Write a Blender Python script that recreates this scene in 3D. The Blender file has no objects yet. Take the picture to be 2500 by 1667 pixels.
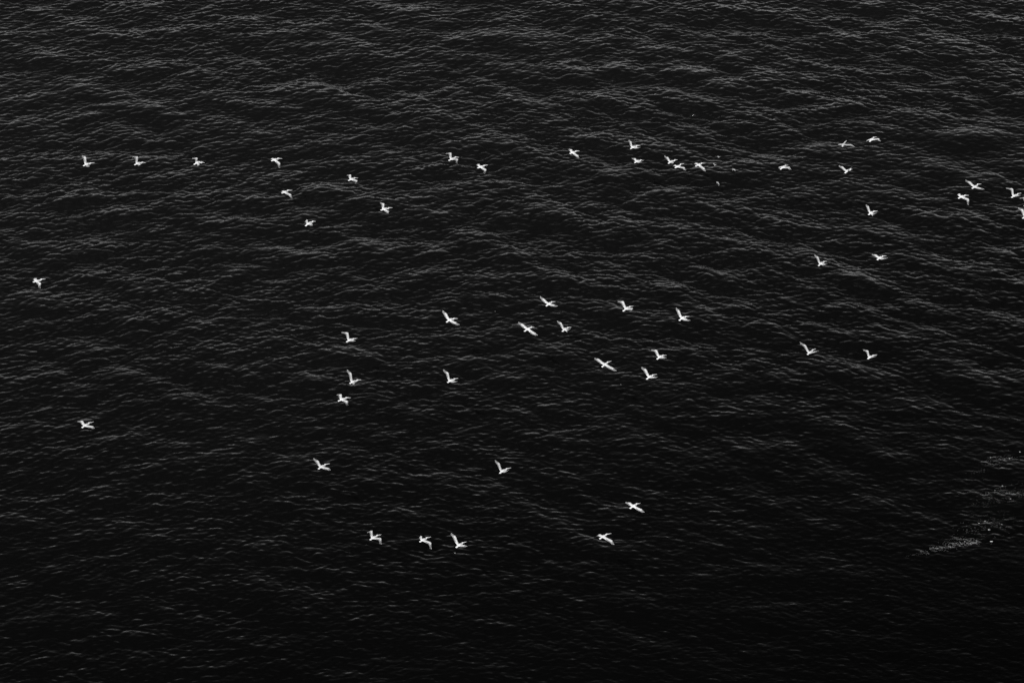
import bpy, math, random
import numpy as np
from mathutils import Vector

# ------------------------------------------------------------------ camera, sky, sun, exposure
C = bpy.context.scene.collection
W0, H0 = 2500.0, 1667.0                       # pixel frame the bird poses were measured in
CAM_H, PITCH, HFOV = 194.0, 32.0, 14.0
cam_d = bpy.data.cameras.new('camera')
cam_d.sensor_width = 36.0
cam_d.lens = 18.0 / math.tan(math.radians(HFOV / 2))
cam_d.clip_start = 1.0
cam_d.clip_end = 60000.0
cam = bpy.data.objects.new('camera', cam_d)
cam.location = (0, 0, CAM_H)
cam.rotation_euler = (math.radians(90 - PITCH), 0, 0)
C.objects.link(cam)
bpy.context.scene.camera = cam

SKY_R, SKY_B = 2.9, 0.35
SUN_EL, SUN_AZ = 50.0, 205.0                  # azimuth clockwise from +Y: behind the camera, a little left
world = bpy.data.worlds.new('World')
bpy.context.scene.world = world
world.use_nodes = True
wn = world.node_tree
for n in list(wn.nodes):
    wn.nodes.remove(n)
sky = wn.nodes.new('ShaderNodeTexSky')
sky.sky_type = 'NISHITA'
sky.sun_disc = False
sky.sun_elevation = math.radians(SUN_EL)
sky.sun_rotation = math.radians(SUN_AZ)
sky.air_density = 1.0
sky.dust_density = 0.6
sky.ozone_density = 1.0
sep = wn.nodes.new('ShaderNodeSeparateColor')   # black and white film behind a red filter
comb = wn.nodes.new('ShaderNodeCombineColor')
bg = wn.nodes.new('ShaderNodeBackground')
bg.inputs['Strength'].default_value = 0.15
wo = wn.nodes.new('ShaderNodeOutputWorld')
wn.links.new(sky.outputs['Color'], sep.inputs['Color'])
def wmath(op, a, b):                            # channel mix of the grey conversion: red kept, blue held back
    n = wn.nodes.new('ShaderNodeMath'); n.operation = op
    for i, v in enumerate((a, b)):
        if hasattr(v, 'links'): wn.links.new(v, n.inputs[i])
        else: n.inputs[i].default_value = v
    return n.outputs[0]
grey = wmath('MAXIMUM', wmath('SUBTRACT', wmath('MULTIPLY', sep.outputs['Red'], SKY_R), wmath('MULTIPLY', sep.outputs['Blue'], SKY_B)), 0.02)
for ch in ('Red', 'Green', 'Blue'):
    wn.links.new(grey, comb.inputs[ch])
wn.links.new(comb.outputs['Color'], bg.inputs['Color'])
wn.links.new(bg.outputs['Background'], wo.inputs['Surface'])

sun_d = bpy.data.lights.new('sun', 'SUN')
sun_d.energy = 2.5
sun_d.angle = math.radians(0.53)
sun_d.color = (1, 1, 1)
sun = bpy.data.objects.new('sun', sun_d)
se, sa = math.radians(SUN_EL), math.radians(SUN_AZ)
sv = Vector((math.sin(sa) * math.cos(se), math.cos(sa) * math.cos(se), math.sin(se)))
sun.rotation_euler = sv.to_track_quat('Z', 'Y').to_euler()
sun.location = (0, 0, 400)
C.objects.link(sun)
vs = bpy.context.scene.view_settings
vs.view_transform = 'Standard'
vs.look = 'None'
vs.gamma = 1.0
vs.exposure = 0.0
vs.use_curve_mapping = False

# ------------------------------------------------------------------ camera maths
FPX = (W0 / 2) / math.tan(math.radians(HFOV / 2))
cp, sp_ = math.cos(math.radians(PITCH)), math.sin(math.radians(PITCH))
CAMP = np.array([0, 0, CAM_H], float)
def ray(px, py):
    u, v = (px - W0 / 2) / FPX, -(py - H0 / 2) / FPX
    d = np.array([u, cp + v * sp_, -sp_ + v * cp])
    return d / np.linalg.norm(d)
def on_plane(px, py, z=0.0):
    d = ray(px, py)
    return CAMP + d * ((z - CAM_H) / d[2])

# ------------------------------------------------------------------ materials
def mat(name, base, rough=0.6, var=0.0, scale=20.0, spec=0.5):
    m = bpy.data.materials.new(name)
    m.use_nodes = True
    nt = m.node_tree
    b = nt.nodes['Principled BSDF']
    b.inputs['Roughness'].default_value = rough
    b.inputs['Specular IOR Level'].default_value = spec
    if var > 0:
        tc = nt.nodes.new('ShaderNodeTexCoord')
        nz = nt.nodes.new('ShaderNodeTexNoise')
        nz.inputs['Scale'].default_value = scale
        nz.inputs['Detail'].default_value = 4
        cr = nt.nodes.new('ShaderNodeValToRGB')
        lo, hi = base * (1 - var), base * (1 + var * 0.4)
        cr.color_ramp.elements[0].position = 0.35
        cr.color_ramp.elements[0].color = (lo, lo, lo, 1)
        cr.color_ramp.elements[1].position = 0.6
        cr.color_ramp.elements[1].color = (hi, hi, hi, 1)
        nt.links.new(tc.outputs['Object'], nz.inputs['Vector'])
        nt.links.new(nz.outputs['Fac'], cr.inputs['Fac'])
        oi = nt.nodes.new('ShaderNodeObjectInfo')
        rm = nt.nodes.new('ShaderNodeMapRange')
        rm.inputs['To Min'].default_value = 0.90; rm.inputs['To Max'].default_value = 1.04
        nt.links.new(oi.outputs['Random'], rm.inputs['Value'])
        hs = nt.nodes.new('ShaderNodeHueSaturation')
        nt.links.new(rm.outputs['Result'], hs.inputs['Value'])
        nt.links.new(cr.outputs['Color'], hs.inputs['Color'])
        nt.links.new(hs.outputs['Color'], b.inputs['Base Color'])
    else:
        b.inputs['Base Color'].default_value = (base, base, base, 1)
    return m
M_BODY = mat('white_plumage', 0.70, 0.7, 0.10, 14)
M_COV = mat('wing_coverts', 0.65, 0.75, 0.28, 16)
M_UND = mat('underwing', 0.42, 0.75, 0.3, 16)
M_FLY = mat('flight_feathers', 0.24, 0.7, 0.45, 30)
M_BILL = mat('pale_bill', 0.72, 0.5, 0.08, 30)
M_GULL = mat('gull_plumage', 0.36, 0.7, 0.3, 30)
M_GB = mat('greyer_plumage', 0.50, 0.7, 0.2, 14)
M_GW = mat('greyer_wings', 0.33, 0.75, 0.35, 16)
M_FOAM = mat('foam', 0.6, 0.8, 0.2, 12)

POL = 0.07
def water_material():
    m = bpy.data.materials.new('sea_water')
    m.use_nodes = True
    nt = m.node_tree
    nt.nodes.remove(nt.nodes['Principled BSDF'])
    out = nt.nodes['Material Output']
    def mt(op, a, b=0.0):
        n = nt.nodes.new('ShaderNodeMath'); n.operation = op
        for i, v in enumerate((a, b)):
            if hasattr(v, 'links'): nt.links.new(v, n.inputs[i])
            else: n.inputs[i].default_value = v
        return n.outputs[0]
    tc = nt.nodes.new('ShaderNodeTexCoord')
    def noise(rot, sx, sy, scale, detail, rough=0.6):
        mp = nt.nodes.new('ShaderNodeMapping')
        mp.inputs['Rotation'].default_value = (0, 0, math.radians(rot))
        mp.inputs['Scale'].default_value = (sx, sy, 1)
        nz = nt.nodes.new('ShaderNodeTexNoise')
        nz.inputs['Scale'].default_value = scale
        nz.inputs['Detail'].default_value = detail
        nz.inputs['Roughness'].default_value = rough
        nt.links.new(tc.outputs['Object'], mp.inputs['Vector'])
        nt.links.new(mp.outputs['Vector'], nz.inputs['Vector'])
        return nz.outputs['Fac']
    a = noise(-18, 0.5, 1.0, 3.4, 2)
    c = noise(24, 0.5, 1.0, 4.2, 2)
    add = nt.nodes.new('ShaderNodeMath'); add.operation = 'ADD'
    nt.links.new(a, add.inputs[0]); nt.links.new(c, add.inputs[1])
    bump = nt.nodes.new('ShaderNodeBump')
    bump.inputs['Strength'].default_value = 1.0
    bump.inputs['Distance'].default_value = 0.020
    nt.links.new(add.outputs[0], bump.inputs['Height'])
    # Fresnel reflectance of water seen through a polarising filter: mostly the p component
    geo = nt.nodes.new('ShaderNodeNewGeometry')
    dt = nt.nodes.new('ShaderNodeVectorMath'); dt.operation = 'DOT_PRODUCT'
    nt.links.new(geo.outputs['Incoming'], dt.inputs[0]); nt.links.new(bump.outputs['Normal'], dt.inputs[1])
    ci = mt('MAXIMUM', mt('ABSOLUTE', dt.outputs['Value']), 0.02)
    IOR = 1.333
    ct = mt('SQRT', mt('SUBTRACT', 1.0, mt('DIVIDE', mt('SUBTRACT', 1.0, mt('MULTIPLY', ci, ci)), IOR * IOR)))
    def refl(a, b):
        q = mt('DIVIDE', mt('SUBTRACT', a, b), mt('ADD', a, b))
        return mt('MULTIPLY', q, q)
    rp = refl(mt('MULTIPLY', ci, IOR), ct)
    rs = refl(ci, mt('MULTIPLY', ct, IOR))
    R = mt('ADD', mt('MULTIPLY', rp, 1.0 - POL), mt('MULTIPLY', rs, POL))
    gl = nt.nodes.new('ShaderNodeBsdfGlossy')
    gl.inputs['Roughness'].default_value = 0.085
    gl.inputs['Color'].default_value = (1, 1, 1, 1)
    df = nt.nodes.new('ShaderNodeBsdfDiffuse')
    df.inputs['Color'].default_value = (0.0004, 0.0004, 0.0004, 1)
    # light falloff painted into the diffuse colour: paler far out, near black lower right
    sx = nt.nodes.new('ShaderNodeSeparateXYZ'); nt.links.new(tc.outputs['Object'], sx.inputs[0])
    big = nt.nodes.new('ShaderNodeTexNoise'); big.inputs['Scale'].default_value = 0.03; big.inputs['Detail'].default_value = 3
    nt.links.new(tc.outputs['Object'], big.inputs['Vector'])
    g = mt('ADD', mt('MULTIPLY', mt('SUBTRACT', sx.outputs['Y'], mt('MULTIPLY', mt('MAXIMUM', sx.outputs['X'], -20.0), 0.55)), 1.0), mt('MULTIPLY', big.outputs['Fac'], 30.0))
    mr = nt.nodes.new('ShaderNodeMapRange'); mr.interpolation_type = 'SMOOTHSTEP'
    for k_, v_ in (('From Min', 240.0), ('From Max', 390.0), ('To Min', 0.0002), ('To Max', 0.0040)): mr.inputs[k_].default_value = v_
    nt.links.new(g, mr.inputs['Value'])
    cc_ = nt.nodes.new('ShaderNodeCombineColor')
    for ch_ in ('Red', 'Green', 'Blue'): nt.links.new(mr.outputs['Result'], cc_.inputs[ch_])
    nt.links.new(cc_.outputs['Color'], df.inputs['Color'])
    nt.links.new(bump.outputs['Normal'], gl.inputs['Normal'])
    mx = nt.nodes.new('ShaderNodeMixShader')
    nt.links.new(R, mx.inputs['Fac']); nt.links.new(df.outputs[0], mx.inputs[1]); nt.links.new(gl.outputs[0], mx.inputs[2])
    nt.links.new(mx.outputs[0], out.inputs['Surface'])
    return m
M_WATER = water_material()

# ------------------------------------------------------------------ the sea surface: summed wave spectrum, real displaced geometry
TILE, NF = 204.8, 2048
rng = np.random.default_rng(11)
kx = np.fft.fftfreq(NF, TILE / NF) * 2 * math.pi
KX, KY = np.meshgrid(kx, kx, indexing='xy')
K = np.hypot(KX, KY); K[0, 0] = 1
TH = np.arctan2(KY, KX)
def field(lobes):
    """lobes: (wavelength lo, hi, direction deg, spread power, rms slope) -> height, choppy dx, dy"""
    H = np.zeros((NF, NF), complex)
    for lo, hi, ang, spread, slope in lobes:
        k1, k2 = 2 * math.pi / hi, 2 * math.pi / lo
        cosd = np.clip(np.cos(TH - math.radians(ang)), 0, 1)
        lk = np.log(K)
        band = 1 / (1 + np.exp(-(lk - math.log(k1)) / 0.12)) / (1 + np.exp((lk - math.log(k2)) / 0.12))
        amp = band * cosd ** spread * K ** -2.0       # equal slope variance per octave
        amp[0, 0] = 0
        h = amp * (rng.standard_normal((NF, NF)) + 1j * rng.standard_normal((NF, NF)))
        sx = np.fft.ifft2(1j * KX * h).real; sy = np.fft.ifft2(1j * KY * h).real
        rms = math.sqrt((sx ** 2 + sy ** 2).mean())
        H += h * (slope / rms)
    z = np.fft.ifft2(H).real
    dx = np.fft.ifft2(-1j * KX / K * H).real
    dy = np.fft.ifft2(-1j * KY / K * H).real
    return np.stack([z, dx, dy]).astype(np.float32)
F_A = field([(0.34, 1.0, 113, 1.8, 0.118), (1.0, 2.2, 119, 2.0, 0.050), (2.2, 6.0, 110, 2.0, 0.036)])
F_B = field([(0.34, 1.0, 71, 1.8, 0.114), (1.0, 2.2, 64, 2.0, 0.050), (2.2, 6.0, 64, 2.0, 0.040)])
F_S = field([(10.0, 20.0, 70, 4.0, 0.013), (3.5, 10.0, 62, 3.0, 0.040), (3.5, 9.0, 116, 3.0, 0.024)])
F_P = field([(12.0, 50.0, 90, 1.0, 1.0), (5.0, 12.0, 70, 1.0, 1.1)])[0]
F_P = F_P / F_P.std()                                # slow patchiness: gusts and slicks
def sample(F, x, y):
    u = np.mod(x / TILE * NF, NF); v = np.mod(y / TILE * NF, NF)
    i = np.floor(u).astype(int); j = np.floor(v).astype(int)
    fu = (u - i).astype(np.float32); fv = (v - j).astype(np.float32)
    i %= NF; j %= NF; i1 = (i + 1) % NF; j1 = (j + 1) % NF
    if F.ndim == 2:
        return (F[j, i] * (1 - fu) + F[j, i1] * fu) * (1 - fv) + (F[j1, i] * (1 - fu) + F[j1, i1] * fu) * fv
    return (F[:, j, i] * (1 - fu) + F[:, j, i1] * fu) * (1 - fv) + (F[:, j1, i] * (1 - fu) + F[:, j1, i1] * fu) * fv
def smooth(e0, e1, x):
    t = np.clip((x - e0) / (e1 - e0), 0, 1)
    return t * t * (3 - 2 * t)
SHOAL = []
for pts_, wd in (([(2262,1344),(2335,1330),(2395,1316),(2440,1300)], 1.0), ([(2340,1312),(2390,1296),(2450,1270)], 2.0), ([(2390,1228),(2440,1212),(2520,1206)], 2.2),
                 ([(2390,1152),(2430,1128),(2480,1110)], 1.3), ([(2440,1255),(2500,1240)], 2.0)):
    p_ = [on_plane(*q)[:2] for q in pts_]
    SHOAL += [(p_[i], p_[i + 1], wd) for i in range(len(p_) - 1)]
def shoal(x, y):
    """bands of broken, rougher water over the shallows by the shore"""
    m = np.zeros(np.shape(x))
    for a, b, wd in SHOAL:
        ab = b - a; L2 = (ab ** 2).sum()
        t = np.clip(((x - a[0]) * ab[0] + (y - a[1]) * ab[1]) / L2, 0, 1)
        dd = (x - a[0] - t * ab[0]) ** 2 + (y - a[1] - t * ab[1]) ** 2
        m = np.maximum(m, np.exp(-dd / (wd * wd)))
    return m
def sea(x, y, fade=1.0):
    """displacement of the sea surface at rest position x, y"""
    p = sample(F_P, x, y)
    wB = smooth(-34, 22, x * 0.8 - (y - 311) * 0.35 + p * 9)
    wA = np.sqrt(1 - 0.7 * wB); wB = np.sqrt(0.3 + 0.7 * wB)
    shelter = smooth(10, 75, x * 0.75 - (y - 311) * 0.9 + p * 5)     # lee of the shore, lower right
    near = smooth(345, 262, y)
    gust = (1 + 0.13 * p) * (1 - 0.52 * shelter) * (1.36 - 0.50 * near)
    gust = gust * (1 + 0.9 * shoal(x, y))
    d = (sample(F_A, x, y) * wA + sample(F_B, x + 71.3, y + 33.1) * wB) * gust
    s = sample(F_S, x, y) * (1.10 - 0.60 * near) * (1 - 0.4 * shelter)
    d = d + s
    return d[0] * fade, d[1] * fade * 1.15, d[2] * fade * 1.15
def axis(a, b, step, far_a, far_b):
    core = np.arange(a, b + step / 2, step)
    def tail(dist):
        out, s, x = [], step, 0.0
        while x < dist:
            s *= 1.12; x += s; out.append(x)
        return np.array(out)
    return np.concatenate([(a - tail(a - far_a))[::-1], core, b + tail(far_b - b)])
STEP = 0.10
ax = axis(-62, 62, STEP, -9000, 9000)
ay = axis(246, 396, STEP, -3000, 30000)
X, Y = np.meshgrid(ax, ay)
spx = np.gradient(ax); spy = np.gradient(ay)
SPC = np.maximum(spx[None, :], spy[:, None])
fade = smooth(1.4, 0.3, SPC)
DZ, DX, DY = sea(X.ravel(), Y.ravel(), fade.ravel())
co = np.stack([X.ravel() + DX, Y.ravel() + DY, DZ], 1).astype(np.float32)
ny, nx = X.shape
idx = np.arange(nx * ny, dtype=np.int32).reshape(ny, nx)
quads = np.stack([idx[:-1, :-1], idx[:-1, 1:], idx[1:, 1:], idx[1:, :-1]], -1).reshape(-1, 4)
me = bpy.data.meshes.new('sea')
me.vertices.add(len(co)); me.vertices.foreach_set('co', co.ravel())
me.loops.add(quads.size); me.loops.foreach_set('vertex_index', quads.ravel())
me.polygons.add(len(quads))
me.polygons.foreach_set('loop_start', np.arange(0, quads.size, 4, dtype=np.int32))
me.polygons.foreach_set('use_smooth', np.ones(len(quads), bool))
me.update(calc_edges=True)
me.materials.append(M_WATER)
sea_o = bpy.data.objects.new('sea', me)
sea_o['kind'] = 'structure'
sea_o['label'] = 'dark rippled sea surface seen from high above'
C.objects.link(sea_o)

# ------------------------------------------------------------------ birds
def solve(px, anchor, length, cost, wl=1.0):
    """point on the ray through px near anchor, at about `length` from it and cheapest by `cost`"""
    d = ray(*px)
    t0 = float(np.dot(anchor - CAMP, d))
    t = t0 + np.linspace(-1.6, 1.6, 1281)
    Pn = CAMP + t[:, None] * d
    L = np.linalg.norm(Pn - anchor, axis=1)
    c = wl * (L - length) ** 2 + cost(Pn)
    return Pn[int(np.argmin(c))]
def unit(v):
    return v / (np.linalg.norm(v) + 1e-9)

def bird_mesh(name, S, T, Hd, P, wings, k, mats):
    """one continuous skin: tail, body, folded neck, head and bill, wings grown out of the flanks.
    S shoulder, T tail tip, Hd head, P bill tip (world); wings = (left wrist, tip), (right wrist, tip); k = size"""
    f = unit(S - T)
    lat = unit(np.cross(f, [0, 0, 1.0]))              # to the bird's right
    up = unit(np.cross(lat, f))
    V, Fc, Mi = [], [], []
    NR = 12
    # spine: centre, half width, half height, material
    breast = S + 0.16 * k * f - 0.02 * k * up
    bulge = Hd - 0.085 * k * up + 0.00 * k * f
    bulge = S + (bulge - S) * 1.0
    bd = unit(P - Hd); BL = np.linalg.norm(P - Hd)
    tl = np.linalg.norm(S - T)
    sec = [
        (T, 0.055, 0.018, 0), (T + 0.04 * k * f, 0.090, 0.030, 0), (T + 0.13 * k * f, 0.076, 0.042, 0),
        (T + 0.22 * k * f, 0.062, 0.052, 0),
        (S - 0.20 * k * f, 0.074, 0.072, 0), (S - 0.12 * k * f, 0.088, 0.084, 0), (S - 0.03 * k * f, 0.098, 0.092, 0),
        (S + 0.06 * k * f, 0.096, 0.092, 0), (S + 0.13 * k * f - 0.01 * k * up, 0.078, 0.082, 0),
        (breast + 0.35 * (bulge - breast), 0.062, 0.075, 0),
        (bulge, 0.058, 0.062, 0), (Hd - 0.045 * k * up + 0.025 * k * f, 0.052, 0.052, 0),
        (Hd, 0.052, 0.056, 0), (Hd + 0.06 * k * bd, 0.045, 0.050, 0),
        (Hd + 0.28 * BL * bd - 0.008 * k * up, 0.032, 0.042, 3), (Hd + 0.6 * BL * bd, 0.022, 0.022, 3),
        (Hd + 0.9 * BL * bd, 0.018, 0.012, 3), (P, 0.006, 0.006, 3)]
    cs = [s[0] for s in sec]
    for i, (c, rw, rh, m) in enumerate(sec):
        a = cs[max(i - 1, 0)]; b = cs[min(i + 1, len(cs) - 1)]
        t = unit(b - a)
        if 3 <= i <= 8: t = f
        l2 = unit(np.cross(t, up)) if abs(np.dot(t, up)) < 0.9 else lat
        if np.dot(l2, lat) < 0: l2 = -l2
        u2 = unit(np.cross(l2, t))
        if i <= 3 or (4 <= i <= 8) : pass
        for j in range(NR):
            an = 2 * math.pi * j / NR
            V.append(c + k * (rw * math.cos(an) * l2 + rh * math.sin(an) * u2))
    def vi(r, j): return r * NR + (j % NR)
    R0 = 4                                            # rings R0..R0+3 carry the wing roots
    for r in range(len(sec) - 1):
        for j in range(NR):
            if R0 <= r < R0 + 3 and j in (11, 0, 5, 6):
                continue
            Fc.append([vi(r, j), vi(r, j + 1), vi(r + 1, j + 1), vi(r + 1, j)]); Mi.append(sec[r + 1][3])
    Fc.append([vi(0, j) for j in range(NR)]); Mi.append(0)
    Fc.append([vi(len(sec) - 1, j) for j in range(NR)]); Mi.append(3)
    CH = [0.0, 0.05, 0.35, 0.70, 0.97, 1.0, 0.97, 0.70, 0.35, 0.05]
    TK = [0.0, 1.0, 1.5, 0.9, 0.22, 0.0, -0.15, -0.1, -0.2, -0.5]
    for side, (Wr, Tp) in zip((-1, 1), wings):
        mid, hi, lo = (0, 1, 11) if side > 0 else (6, 5, 7)
        loop = [vi(R0 + 3, mid), vi(R0 + 3, hi), vi(R0 + 2, hi), vi(R0 + 1, hi), vi(R0, hi), vi(R0, mid),
                vi(R0, lo), vi(R0 + 1, lo), vi(R0 + 2, lo), vi(R0 + 3, lo)]
        root = S + 0.055 * k * f + side * 0.10 * k * lat + 0.02 * k * up
        L1, L2 = np.linalg.norm(Wr - root), np.linalg.norm(Tp - Wr)
        s1, s2 = unit(Wr - root), unit(Tp - Wr)
        st = []   # leading-edge point, span dir, chord, thickness
        for q, chd, th in ((0.14, 0.20, 0.022), (0.4, 0.235, 0.019), (0.7, 0.27, 0.016), (0.93, 0.28, 0.015)):
            bow = 0.035 * k * f * math.sin(q * math.pi) * -1
            st.append((root + (Wr - root) * q + bow, s1, chd, th, q))
        for q, chd, th in ((0.08, 0.265, 0.013), (0.3, 0.235, 0.011), (0.52, 0.19, 0.009), (0.72, 0.13, 0.007)):
            st.append((Wr + (Tp - Wr) * q, unit(s1 * max(0, .5 - q) + s2), chd, th, 1 + q))
        for _ in range(2):                             # round the wrist into a curve
            cc = [a[0] for a in st]
            for a in range(2, len(st) - 2):
                st[a] = (0.8 * cc[a] + 0.1 * (cc[a - 1] + cc[a + 1]),) + st[a][1:]
        prev = loop
        for (c, s, chd, th, q) in st:
            cd = -f + 0.75 * s * np.dot(f, s)
            if q > 1: cd = cd + 0.35 * (q - 1) * s     # the hand feathers fan outwards
            cd = unit(cd)
            n = unit(np.cross(s, -cd)) * side
            base = len(V); chd *= 1.17
            for ch, tk in zip(CH, TK):
                sag = -0.05 * chd * math.sin(ch * math.pi) * -1
                V.append(c + k * (cd * chd * ch + n * (th * tk + sag)))
            cur = list(range(base, base + 10))
            for a in range(10):
                b = (a + 1) % 10
                Fc.append([prev[a], prev[b], cur[b], cur[a]])
                trailing = a in (3, 4, 5, 6)
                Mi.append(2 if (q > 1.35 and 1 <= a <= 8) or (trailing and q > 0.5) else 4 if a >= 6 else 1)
            prev = cur
            lastn, lastcd = n, cd
        Fc.append(prev); Mi.append(2)
        # separated primary feathers at the tip
        c0 = st[-2][0]
        nfe = 6
        for j in range(nfe):
            w = j / (nfe - 1)
            start = c0 + k * lastcd * (0.015 + 0.13 * w)
            ln = L2 * (0.50 - 0.22 * w)
            dr = unit(unit(s2) * (1 - 0.35 * w) + lastcd * (0.05 + 0.75 * w))
            sd = unit(np.cross(dr, lastn)); hw = 0.019 * k
            if j == 0: hw *= 0.9
            b0 = len(V)
            for q2, ww in ((0.0, 0.7), (0.45, 1.0), (0.85, 0.75)):
                pc = start + dr * ln * q2
                V.append(pc + sd * hw * ww); V.append(pc + lastn * 0.004 * k); V.append(pc - sd * hw * ww); V.append(pc - lastn * 0.004 * k)
            V.append(start + dr * ln)
            for r_ in range(2):
                for a in range(4):
                    b = (a + 1) % 4
                    Fc.append([b0 + r_ * 4 + a, b0 + r_ * 4 + b, b0 + r_ * 4 + 4 + b, b0 + r_ * 4 + 4 + a]); Mi.append(1 if j == 0 else 2)
            for a in range(4):
                Fc.append([b0 + 8 + a, b0 + 8 + (a + 1) % 4, b0 + 12]); Mi.append(1 if j == 0 else 2)
            Fc.append([b0, b0 + 1, b0 + 2, b0 + 3]); Mi.append(2)
    V = np.array(V) - S
    m = bpy.data.meshes.new(name)
    m.from_pydata([tuple(v) for v in V], [], Fc)
    for mm in mats: m.materials.append(mm)
    m.polygons.foreach_set('material_index', Mi)
    m.polygons.foreach_set('use_smooth', [True] * len(Fc))
    import bmesh
    bm = bmesh.new(); bm.from_mesh(m)
    bmesh.ops.recalc_face_normals(bm, faces=bm.faces)
    bm.to_mesh(m); bm.free()
    m.update()
    return m

STATS = []
def place_bird(kind, cat, label, group, z, k, pts, mats):
    S2, T2, H2, P2, FW, FT, NW, NT = pts
    S = on_plane(*S2, z)
    T = solve(T2, S, 0.50 * k, lambda p: 1.2 * (p[:, 2] - (z - 0.05 * k)) ** 2)
    f = unit(S - T)
    lat = unit(np.cross(f, [0, 0, 1.0])); up = np.cross(lat, f)
    Hd = solve(H2, S, 0.30 * k, lambda p: 1.0 * (((p - S) @ up) - 0.07 * k) ** 2 + 0.5 * ((p - S) @ lat) ** 2)
    P = solve(P2, Hd, 0.40 * k, lambda p: 0.6 * (((p - Hd) @ up) + 0.05 * k) ** 2 + 0.5 * ((p - Hd) @ lat) ** 2)
    wings = []
    for side, Wp, Tpp in ((-1, FW, FT), (1, NW, NT)):
        root = S + 0.055 * k * f + side * 0.10 * k * lat
        Wr = solve(Wp, root, 0.47 * k, lambda p: 2.0 * (((p - root) @ f) - 0.06 * k) ** 2, 0.8)
        d = Wr - root                                     # no stub wings where the photograph's blur hides the arm
        Tp = solve(Tpp, Wr, 0.52 * k, lambda p: 1.0 * (((p - Wr) @ f) + 0.12 * k) ** 2, 0.8)
        wings.append((Wr, Tp))
        STATS.append((np.linalg.norm(d), np.linalg.norm(Tp - Wr), side))
    STATS.append((np.linalg.norm(S - T), np.linalg.norm(Hd - S), np.linalg.norm(P - Hd), math.degrees(math.atan2(f[1], f[0])), f[2]))
    o = bpy.data.objects.new(kind, bird_mesh(kind, S, T, Hd, P, wings, k, mats))
    o.location = S
    o['label'] = label; o['category'] = cat; o['group'] = group
    C.objects.link(o)
    return o

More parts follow.
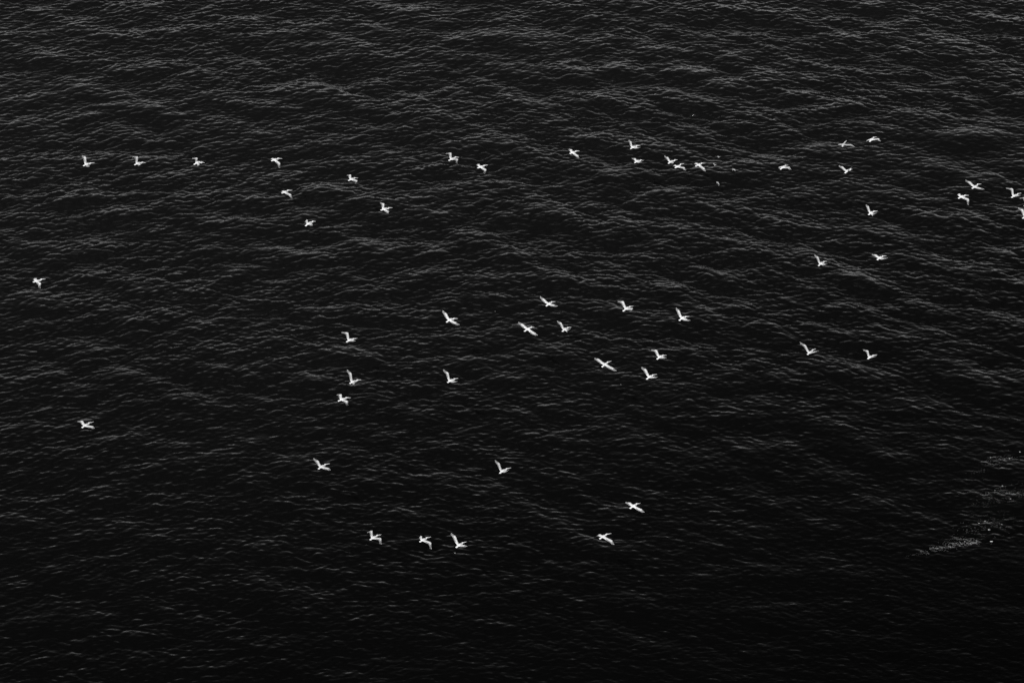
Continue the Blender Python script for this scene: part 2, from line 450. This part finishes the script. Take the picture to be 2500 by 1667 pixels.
# shoulder, tail, head, bill tip, far wrist, far tip, near wrist, near tip; height above the sea; what it looks like
BIRDS = [
 (3.2, (212.3,401.1),(203,405.5),(219.6,398.7),(231.3,397.6),(211.1,384.1),(201,379.3),(217.5,404),(219,407),
  'leftmost pelican of the upper row, one wing held straight up'),
 (2.8, (336.7,399.1),(328.2,403.1),(346.4,396.4),(356.9,397.9),(337.9,382.9),(323.8,382),(344,400.5),(341,405),
  'second pelican from the left in the upper row, raised wing bent back at the tip'),
 (2.8, (481.9,397),(473.8,402.1),(492.1,396),(500.3,398.1),(483.3,385.3),(469.2,386.1),(488.5,400.5),(485,404),
  'third pelican from the left in the upper row, short upright wing hooked left'),
 (3.0, (671.2,389.9),(662.5,393.5),(678.4,386.8),(689.1,387.9),(668.2,386.3),(663.1,388.4),(684.5,397.6),(683.5,410.8),
  'fourth pelican from the left in the upper row, near wing sweeping down'),
 (1.1, (695.8,468.8),(687.6,472.2),(701.9,464.8),(714.1,465),(694.4,465.4),(689,468.8),(710.7,474.3),(713.5,483.8),
  'low pelican with near wing down, just below the fourth bird of the upper row'),
 (2.4, (859,437.5),(850.2,441.2),(864.5,434.6),(874,434.6),(857.7,426.7),(848.2,427.6),(873.3,440.3),(869.9,449.8),
  'pelican with squared wings, between the fourth bird of the row and the next pair'),
 (2.6, (938.6,510.3),(929.5,513.7),(948.2,507.6),(958.4,507.3),(939.3,497.4),(929.1,494),(950.2,515.8),(948.2,521.2),
  'pelican with raised far wing, right of the one with a folded crescent wing'),
 (1.8, (753.6,545.5),(745.4,552.1),(763.1,540.3),(771.3,540.7),(751.2,535.8),(744.3,542.3),(761.8,545.7),(763.8,550.5),
  'small looking pelican with its wing curled into a crescent, lowest of the upper left birds'),
 (3.0, (1103.8,388.3),(1095.2,392.4),(1110.8,383.8),(1121.3,384.3),(1102.8,373),(1088.5,374.6),(1118.8,387.6),(1116.6,399.7),
  'pelican with broad bent wings, left one of the upper middle pair'),
 (2.4, (1174.6,407.4),(1165.7,410.6),(1181.3,404.3),(1191.5,403.1),(1170.6,400.6),(1166,403.2),(1188.3,413.8),(1184.2,424.6),
  'pelican with both wings pressed down, right one of the upper middle pair'),
 (2.4, (1399.1,372.5),(1391.1,375.5),(1405.5,369.1),(1414.9,368.7),(1397.4,365.7),(1389.4,363.6),(1412.7,380.2),(1413.6,385.8),
  'cross shaped pelican alone to the left of the dense upper flock'),
 (3.4, (1545.8,359.3),(1539.4,363.6),(1554.3,355.9),(1563.7,355.5),(1541.6,345.7),(1534.8,342.3),(1556,360.2),(1564,360),
  'topmost pelican of the dense upper flock, long wing raised'),
 (1.3, (1556.4,393.8),(1549.2,397.6),(1563.7,391.2),(1571.8,392.1),(1552.6,387),(1543.3,386.4),(1562.8,395.6),(1568.4,395.5),
  'flat gliding pelican directly below the topmost one of the dense upper flock'),
 (1.5, (1638,395.1),(1631.6,399.8),(1647.3,390.8),(1655,390.4),(1632.5,384.9),(1622.3,380.6),(1645,395.8),(1644,399),
  'pelican with raised wing, upper one of two nearly touching in the flock'),
 (1.3, (1655,406.6),(1648.2,410.4),(1661,401.5),(1670.7,399.8),(1649.6,402.6),(1645.2,406.1),(1671.2,408.7),(1675.4,416.6),
  'pelican with drooping wings, lower one of two nearly touching in the flock'),
 (1.5, (1706.9,402.3),(1697.9,406.6),(1712,398.9),(1721.7,398.5),(1701.8,397.6),(1695.4,399.8),(1720.5,410.4),(1723.4,418.9),
  'bright white cross shaped pelican at the right of the dense flock, beside small gulls'),
 (3.0, (1912.5,408),(1904.9,413.8),(1917,404.4),(1924.6,403.8),(1905.5,407),(1901.9,409.6),(1927.8,407.4),(1931.7,414.4),
  'flat small looking pelican alone to the right of the small gulls'),
 (4.0, (2058.6,353.2),(2056.7,358.3),(2062.4,347.9),(2067.5,343.2),(2053.5,350.6),(2045.2,352.9),(2077.7,351.9),(2087.3,358.5),
  'greyish pelican gliding away with bow shaped wings, left of the highest bird'),
 (4.0, (2128.7,340.4),(2123,346.1),(2131.9,336.3),(2140.2,334.7),(2121,341),(2116,343.6),(2145.9,337.9),(2150.4,345.5),
  'highest pelican of all, flat wings, at the upper right'),
 (3.4, (2068.8,417.6),(2063,423.1),(2076.4,413.2),(2081.5,413.2),(2058.6,407.4),(2047.7,404.2),(2075,412),(2081.5,407.4),
  'V shaped pelican seen from behind, below the greyish gliding one'),
 (3.0, (2380.5,455.7),(2373.1,460.6),(2386.3,450.3),(2396.3,449.4),(2370.2,444.5),(2357.3,439.5),(2393.8,458.6),(2404,462),
  'pelican with fully spread straight wings near the upper right edge'),
 (2.2, (2348.2,480.1),(2339.5,484.7),(2355.2,477.2),(2365.6,477.2),(2344.2,472.8),(2337.8,476.8),(2366,485.5),(2365.2,501.3),
  'pelican with drooped wings, lower left of the fully spread one near the right edge'),
 (3.0, (2476.7,478),(2469.3,482.6),(2484.2,473.6),(2493.7,471.4),(2473.8,460.6),(2456,458.6),(2488,476.5),(2492,477),
  'pelican with one wing up, wholly in view beside two cut by the right edge'),
 (3.0, (2509,499),(2500.5,503.5),(2517,495),(2526,493.5),(2505,481),(2490,483.8),(2520,499),(2526,501),
  'pelican cut by the right edge, only a wing tip showing, upper of two'),
 (2.8, (2504.6,527.5),(2496.6,533.6),(2512,522.5),(2522,521),(2499.2,512),(2485.8,506.2),(2517,529),(2524,531),
  'pelican half cut by the right edge, lower of two, wing and tail showing'),
 (3.0, (2127,519.4),(2120.3,524.8),(2133,516),(2143.9,515.5),(2121.5,504.2),(2114.2,499.4),(2134,521),(2141,520),
  'pelican with raised narrow wing, upper one of three on the right side'),
 (3.0, (2004.5,643),(1998.5,649.1),(2011.2,638.8),(2019.1,637.6),(1998.5,627.3),(1988.2,621.2),(2014,644.3),(2020.3,643),
  'pelican with tall raised wing, left of the flat one on the right side'),
 (2.6, (2148.2,629.1),(2141.5,634.5),(2154.2,625.5),(2164.5,624.5),(2140.3,621.8),(2128.8,620.6),(2157.5,630.3),(2168.2,629.1),
  'pelican with low flat wings, right of the tall winged one on the right side'),
 (3.0, (90.6,686),(80.5,688.7),(100.2,681.5),(111.1,681.5),(90.5,679.3),(83.1,682.6),(100.6,690.6),(98.6,704),
  'pelican at the far left edge, wings pushed down'),
 (2.8, (1099,780.4),(1089.8,786.5),(1107.5,777.3),(1118.2,777.6),(1091.4,765.8),(1080.7,757.4),(1112,785.7),(1122.8,792.6),
  'leftmost pelican of the central flock, wings spread on a diagonal'),
 (3.0, (1340.9,741.3),(1333.2,747.4),(1346.2,737),(1356.2,736.4),(1330.2,730.6),(1318.7,723),(1352.3,743.6),(1362.3,747.1),
  'upper pelican of three close together at the centre, wings in a shallow V'),
 (2.6, (1289.6,802.6),(1280,809),(1296.5,798),(1304.9,798.3),(1278.9,791.8),(1265.9,785.7),(1307.2,812.5),(1313.3,818.2),
  'lower left pelican of three at the centre, wings in one straight diagonal line'),
 (3.0, (1379.1,803.3),(1373,809.4),(1386,799.5),(1395.5,798.4),(1371.5,788),(1360,782.7),(1386.8,804.1),(1393.7,801.8),
  'lower right pelican of three at the centre, slim wing raised'),
 (3.0, (1530.4,752.6),(1520.9,759.8),(1536.8,748.6),(1546.4,747),(1523.3,735.1),(1508.1,734.8),(1545.6,751.8),(1541.6,761.4),
  'bright pelican with hooked raised wing, right of the three at the centre'),
 (3.0, (1666.8,775.7),(1658,782.6),(1673.1,773),(1683.8,772.2),(1659.6,758.2),(1650.8,751),(1675.5,778.1),(1685.9,782.1),
  'rightmost pelican of the central flock, long wing raised'),
 (2.8, (1611.8,870.6),(1603.8,877),(1618.1,867.2),(1627.7,867.1),(1604.6,853.9),(1590.2,853.4),(1620.5,870.5),(1626.9,873),
  'upper pelican of the three below the central flock, wing tip bent left'),
 (2.8, (1477.8,888.9),(1469.5,895.8),(1482.6,884.2),(1493,881),(1463.5,876.2),(1451.5,873.5),(1496.2,896.9),(1505.7,904.9),
  'pelican gliding with slim wings fully spread, left of three below the central flock'),
 (2.8, (1587,919.2),(1578.3,925.6),(1592.6,915.6),(1603.8,913.3),(1579.1,901.7),(1566.3,895.8),(1597.4,919.2),(1606.7,919.9),
  'lowest pelican of the three below the central flock, long wing raised'),
 (3.0, (854.4,829.7),(845.7,835.1),(861.6,827),(872.8,825.6),(851.1,811.4),(833.8,810.3),(864,829.6),(868.5,832),
  'top pelican of the left centre column of three, wing tip bent left'),
 (3.0, (862.1,931.5),(854,936.1),(871.3,927.4),(882.3,926.9),(859,911.6),(847.6,901.7),(868.5,933),(873,931),
  'middle pelican of the left centre column, tall wing and long neck'),
 (0.9, (836.1,974.4),(825.4,979),(844.5,970.3),(857.2,970.9),(835,962.1),(823.1,962.5),(849.8,978.2),(849.8,988.4),
  'bottom pelican of the left centre column, stout and low above its dark reflection'),
 (3.0, (1100.2,928.7),(1092.6,933.6),(1108.3,924.9),(1119.2,923.2),(1095.7,909.9),(1082.3,901.4),(1110.5,930.5),(1117.8,930.5),
  'lone pelican with tall raised wing, right of the column of three'),
 (3.2, (1977.4,860),(1971.3,865.7),(1983,854.4),(1992.4,851.2),(1968.1,842.7),(1953.1,834.8),(1989,857.6),(1998.9,855.6),
  'left pelican of the lower right pair, long wing slanting up left'),
 (3.0, (2124.8,871.2),(2118.7,875.9),(2130.8,867.5),(2142.1,865.7),(2120.5,855.8),(2107.4,852.6),(2133,869.6),(2141,868),
  'right pelican of the lower right pair, smaller with hooked wing'),
 (0.8, (208.8,1037.5),(199.9,1044),(216.4,1032.1),(228.9,1029.5),(203,1026.3),(190.1,1027.2),(227.6,1039.7),(231.4,1045.5),
  'lone pelican at the lower left, wings flat just above the water'),
 (2.6, (785.4,1138.5),(777.2,1144.6),(793.1,1133.5),(805.8,1131.1),(778.8,1125.2),(765.5,1117.8),(803.3,1141.8),(807.6,1146.9),
  'mottled pelican on its own above the bottom row, wings half raised'),
 (3.0, (1226.9,1149),(1220.1,1155.1),(1236.1,1143.9),(1247.9,1141.3),(1220.3,1130.6),(1208.6,1122.4),(1236.5,1149),(1243.3,1146.6),
  'pelican with slim upright wing, alone above the gap in the bottom row'),
 (2.2, (912.1,1311.7),(903.2,1317.6),(919.9,1306.3),(931,1304.5),(909.8,1293.8),(897.3,1298.6),(931.2,1312.3),(931.8,1328.3),
  'leftmost pelican of the bottom row, broad white bent wings'),
 (1.2, (1033,1317),(1024.6,1322.4),(1040.7,1312.3),(1052.6,1309.9),(1030,1306.9),(1022.5,1313.5),(1052.6,1322.4),(1054.4,1340.2),
  'second pelican of the bottom row, far wing curled down'),
 (2.6, (1121.7,1329.5),(1113.3,1336.1),(1128.2,1324.8),(1139.3,1321.4),(1113.3,1308.7),(1101.4,1300.4),(1133.6,1329.5),(1141.9,1332.5),
  'third pelican of the bottom row, tall slim wing raised'),
 (1.6, (1547.1,1234.1),(1537.8,1240.8),(1553.4,1229.2),(1563.7,1228.3),(1540.4,1226.5),(1527.1,1224.7),(1566.8,1242.1),(1573.5,1249.8),
  'white cross shaped pelican just above the rightmost one of the bottom row'),
 (2.2, (1473,1308.7),(1463.7,1314.9),(1479.3,1303.8),(1492.7,1301.5),(1465.9,1302.9),(1458.3,1306.6),(1494.5,1317.6),(1499.8,1329.2),
  'rightmost pelican of the bottom row, long wings bowed downwards'),
]
for b in BIRDS:
    b = (b[0] + (3.2 if b[0] > 2.1 else 0),) + b[1:]
    z, S2, T2, H2, P2, FW, FT, NW, NT, lab = b
    place_bird('pelican', 'bird', lab, 'pelicans flying over the sea', z, 1.0, (S2, T2, H2, P2, FW, FT, NW, NT), (M_GB, M_GW, M_FLY, M_BILL, M_GW) if 'greyish' in lab[:9] else (M_BODY, M_COV, M_FLY, M_BILL, M_UND))

GULLS = [
 (1.2, (1755.4,383.4),(1753.2,384.6),(1757,382.8),(1758.2,382.7),(1754.2,381.7),(1749.9,381.8),(1755.6,385.2),(1753,387.2),
  'tiny grey gull, uppermost of the four right of the dense flock'),
 (1.2, (1746.4,403.2),(1744.4,404.6),(1748.3,403.0),(1750.4,403.6),(1744.2,400.2),(1740.4,398),(1746.4,405),(1744.7,407.2),
  'tiny grey gull, nearest to the bright cross shaped pelican'),
 (1.2, (1791.6,413.7),(1788.5,415.9),(1793,412.9),(1794.2,412.5),(1790.6,411.9),(1789,410.8),(1794.6,413.9),(1796.2,417.6),
  'tiny grey gull, rightmost of the four right of the dense flock'),
 (1.2, (1752.4,446),(1749.6,447.6),(1754,445.4),(1755.4,445.2),(1752,443.9),(1750.6,443.4),(1756.1,448.8),(1755.9,454),
  'tiny grey gull, lowest of the four, below the others'),
]
for z, *pts, lab in GULLS:
    place_bird('gull', 'bird', lab, 'small gulls beside the flock', z, 0.40, tuple(pts), (M_GULL, M_GULL, M_GULL, M_GULL))
w = [s for s in STATS if len(s) == 3]; q = [s for s in STATS if len(s) == 5][:52]
w = w[:104]
for side in (-1, 1):
    a = np.array([s[:2] for s in w if s[2] == side]); print('wing', side, a.mean(0), a.min(0), a.max(0))
q = np.array(q); print('body', q.mean(0), q.min(0), q.max(0))

# ------------------------------------------------------------------ foam: flecks and thin broken strings of bubbles
frng = random.Random(5)
FV, FF = [], []
def fleck(x, y, r):
    z, dx, dy = sea(np.array([x]), np.array([y]))
    cx, cy, cz = x + float(dx[0]), y + float(dy[0]), float(z[0]) + 0.012
    n = 7; b = len(FV); ph = frng.random() * 6.28; el = frng.uniform(1.2, 3.2)
    for i in range(n):
        a = ph + 6.28 * i / n; rr = r * frng.uniform(0.55, 1.15)
        FV.append((cx + rr * el * math.cos(a), cy + rr * math.sin(a), cz))
    FV.append((cx, cy, cz + 0.35 * r))
    for i in range(n): FF.append((b + i, b + (i + 1) % n, b + n))
def streak(pts, n, width, r0, r1, density=1.0):
    P3 = [on_plane(px, py) for px, py in pts]
    seg = [np.linalg.norm(P3[i + 1] - P3[i]) for i in range(len(P3) - 1)]
    tot = sum(seg)
    for _ in range(n):
        t = frng.random() * tot
        i = 0
        while i < len(seg) - 1 and t > seg[i]: t -= seg[i]; i += 1
        q = P3[i] + (P3[i + 1] - P3[i]) * (t / seg[i])
        x, y = q[0] + frng.gauss(0, width), q[1] + frng.gauss(0, width * 0.8)
        cl = float(sample(F_B[0], np.array([x * 3.1]), np.array([y * 3.1]))[0])
        if cl < -0.004: continue
        fleck(x, y, frng.uniform(r0, r1) * 0.6)
# the broken foam patch over the shallows by the shore, lower right
streak([(2268,1345),(2300,1337),(2335,1330),(2372,1318)], 620, 0.30, 0.006, 0.018)
streak([(2210,1358),(2260,1350),(2290,1343)], 160, 0.16, 0.004, 0.012)
streak([(2340,1331),(2372,1326),(2395,1318)], 300, 0.18, 0.006, 0.018)
streak([(2330,1322),(2375,1304),(2410,1288),(2440,1278)], 600, 0.8, 0.004, 0.014)
streak([(2397,1224),(2425,1212),(2460,1208),(2510,1206)], 900, 0.7, 0.004, 0.014)
streak([(2420,1202),(2450,1188),(2490,1178)], 160, 0.15, 0.004, 0.012)
streak([(2385,1152),(2420,1135),(2440,1120),(2475,1112)], 520, 0.5, 0.004, 0.012)
streak([(2390,1268),(2430,1258),(2500,1250)], 260, 0.9, 0.004, 0.010)
for px, py, r in ((2413,1293,.14),(2420,1321,.16),(2390,1278,.12),(2417,1119,.10),(2463,1120,.12),(2490,1101,.13),(2449,1184,.10),
                  (2430,1197,.09),(2404,1270,.08),(2445,1279,.08),(2467,1219,.10),(2355,1322,.09),(2370,1326,.09),(2320,1336,.09),
                  (1210,757,.05),(2105,895,.05),(2095,894,.04),(1111,1350,.08),(1515,940,.05)):
    q = on_plane(px, py)
    fleck(q[0], q[1], r * 0.34)
fm = bpy.data.meshes.new('foam')
fm.from_pydata(FV, [], FF)
fm.materials.append(M_FOAM)
fo = bpy.data.objects.new('foam', fm)
fo['kind'] = 'stuff'; fo['label'] = 'scattered white foam flecks and thin foam strings on dark water'
fo['category'] = 'foam'
C.objects.link(fo)
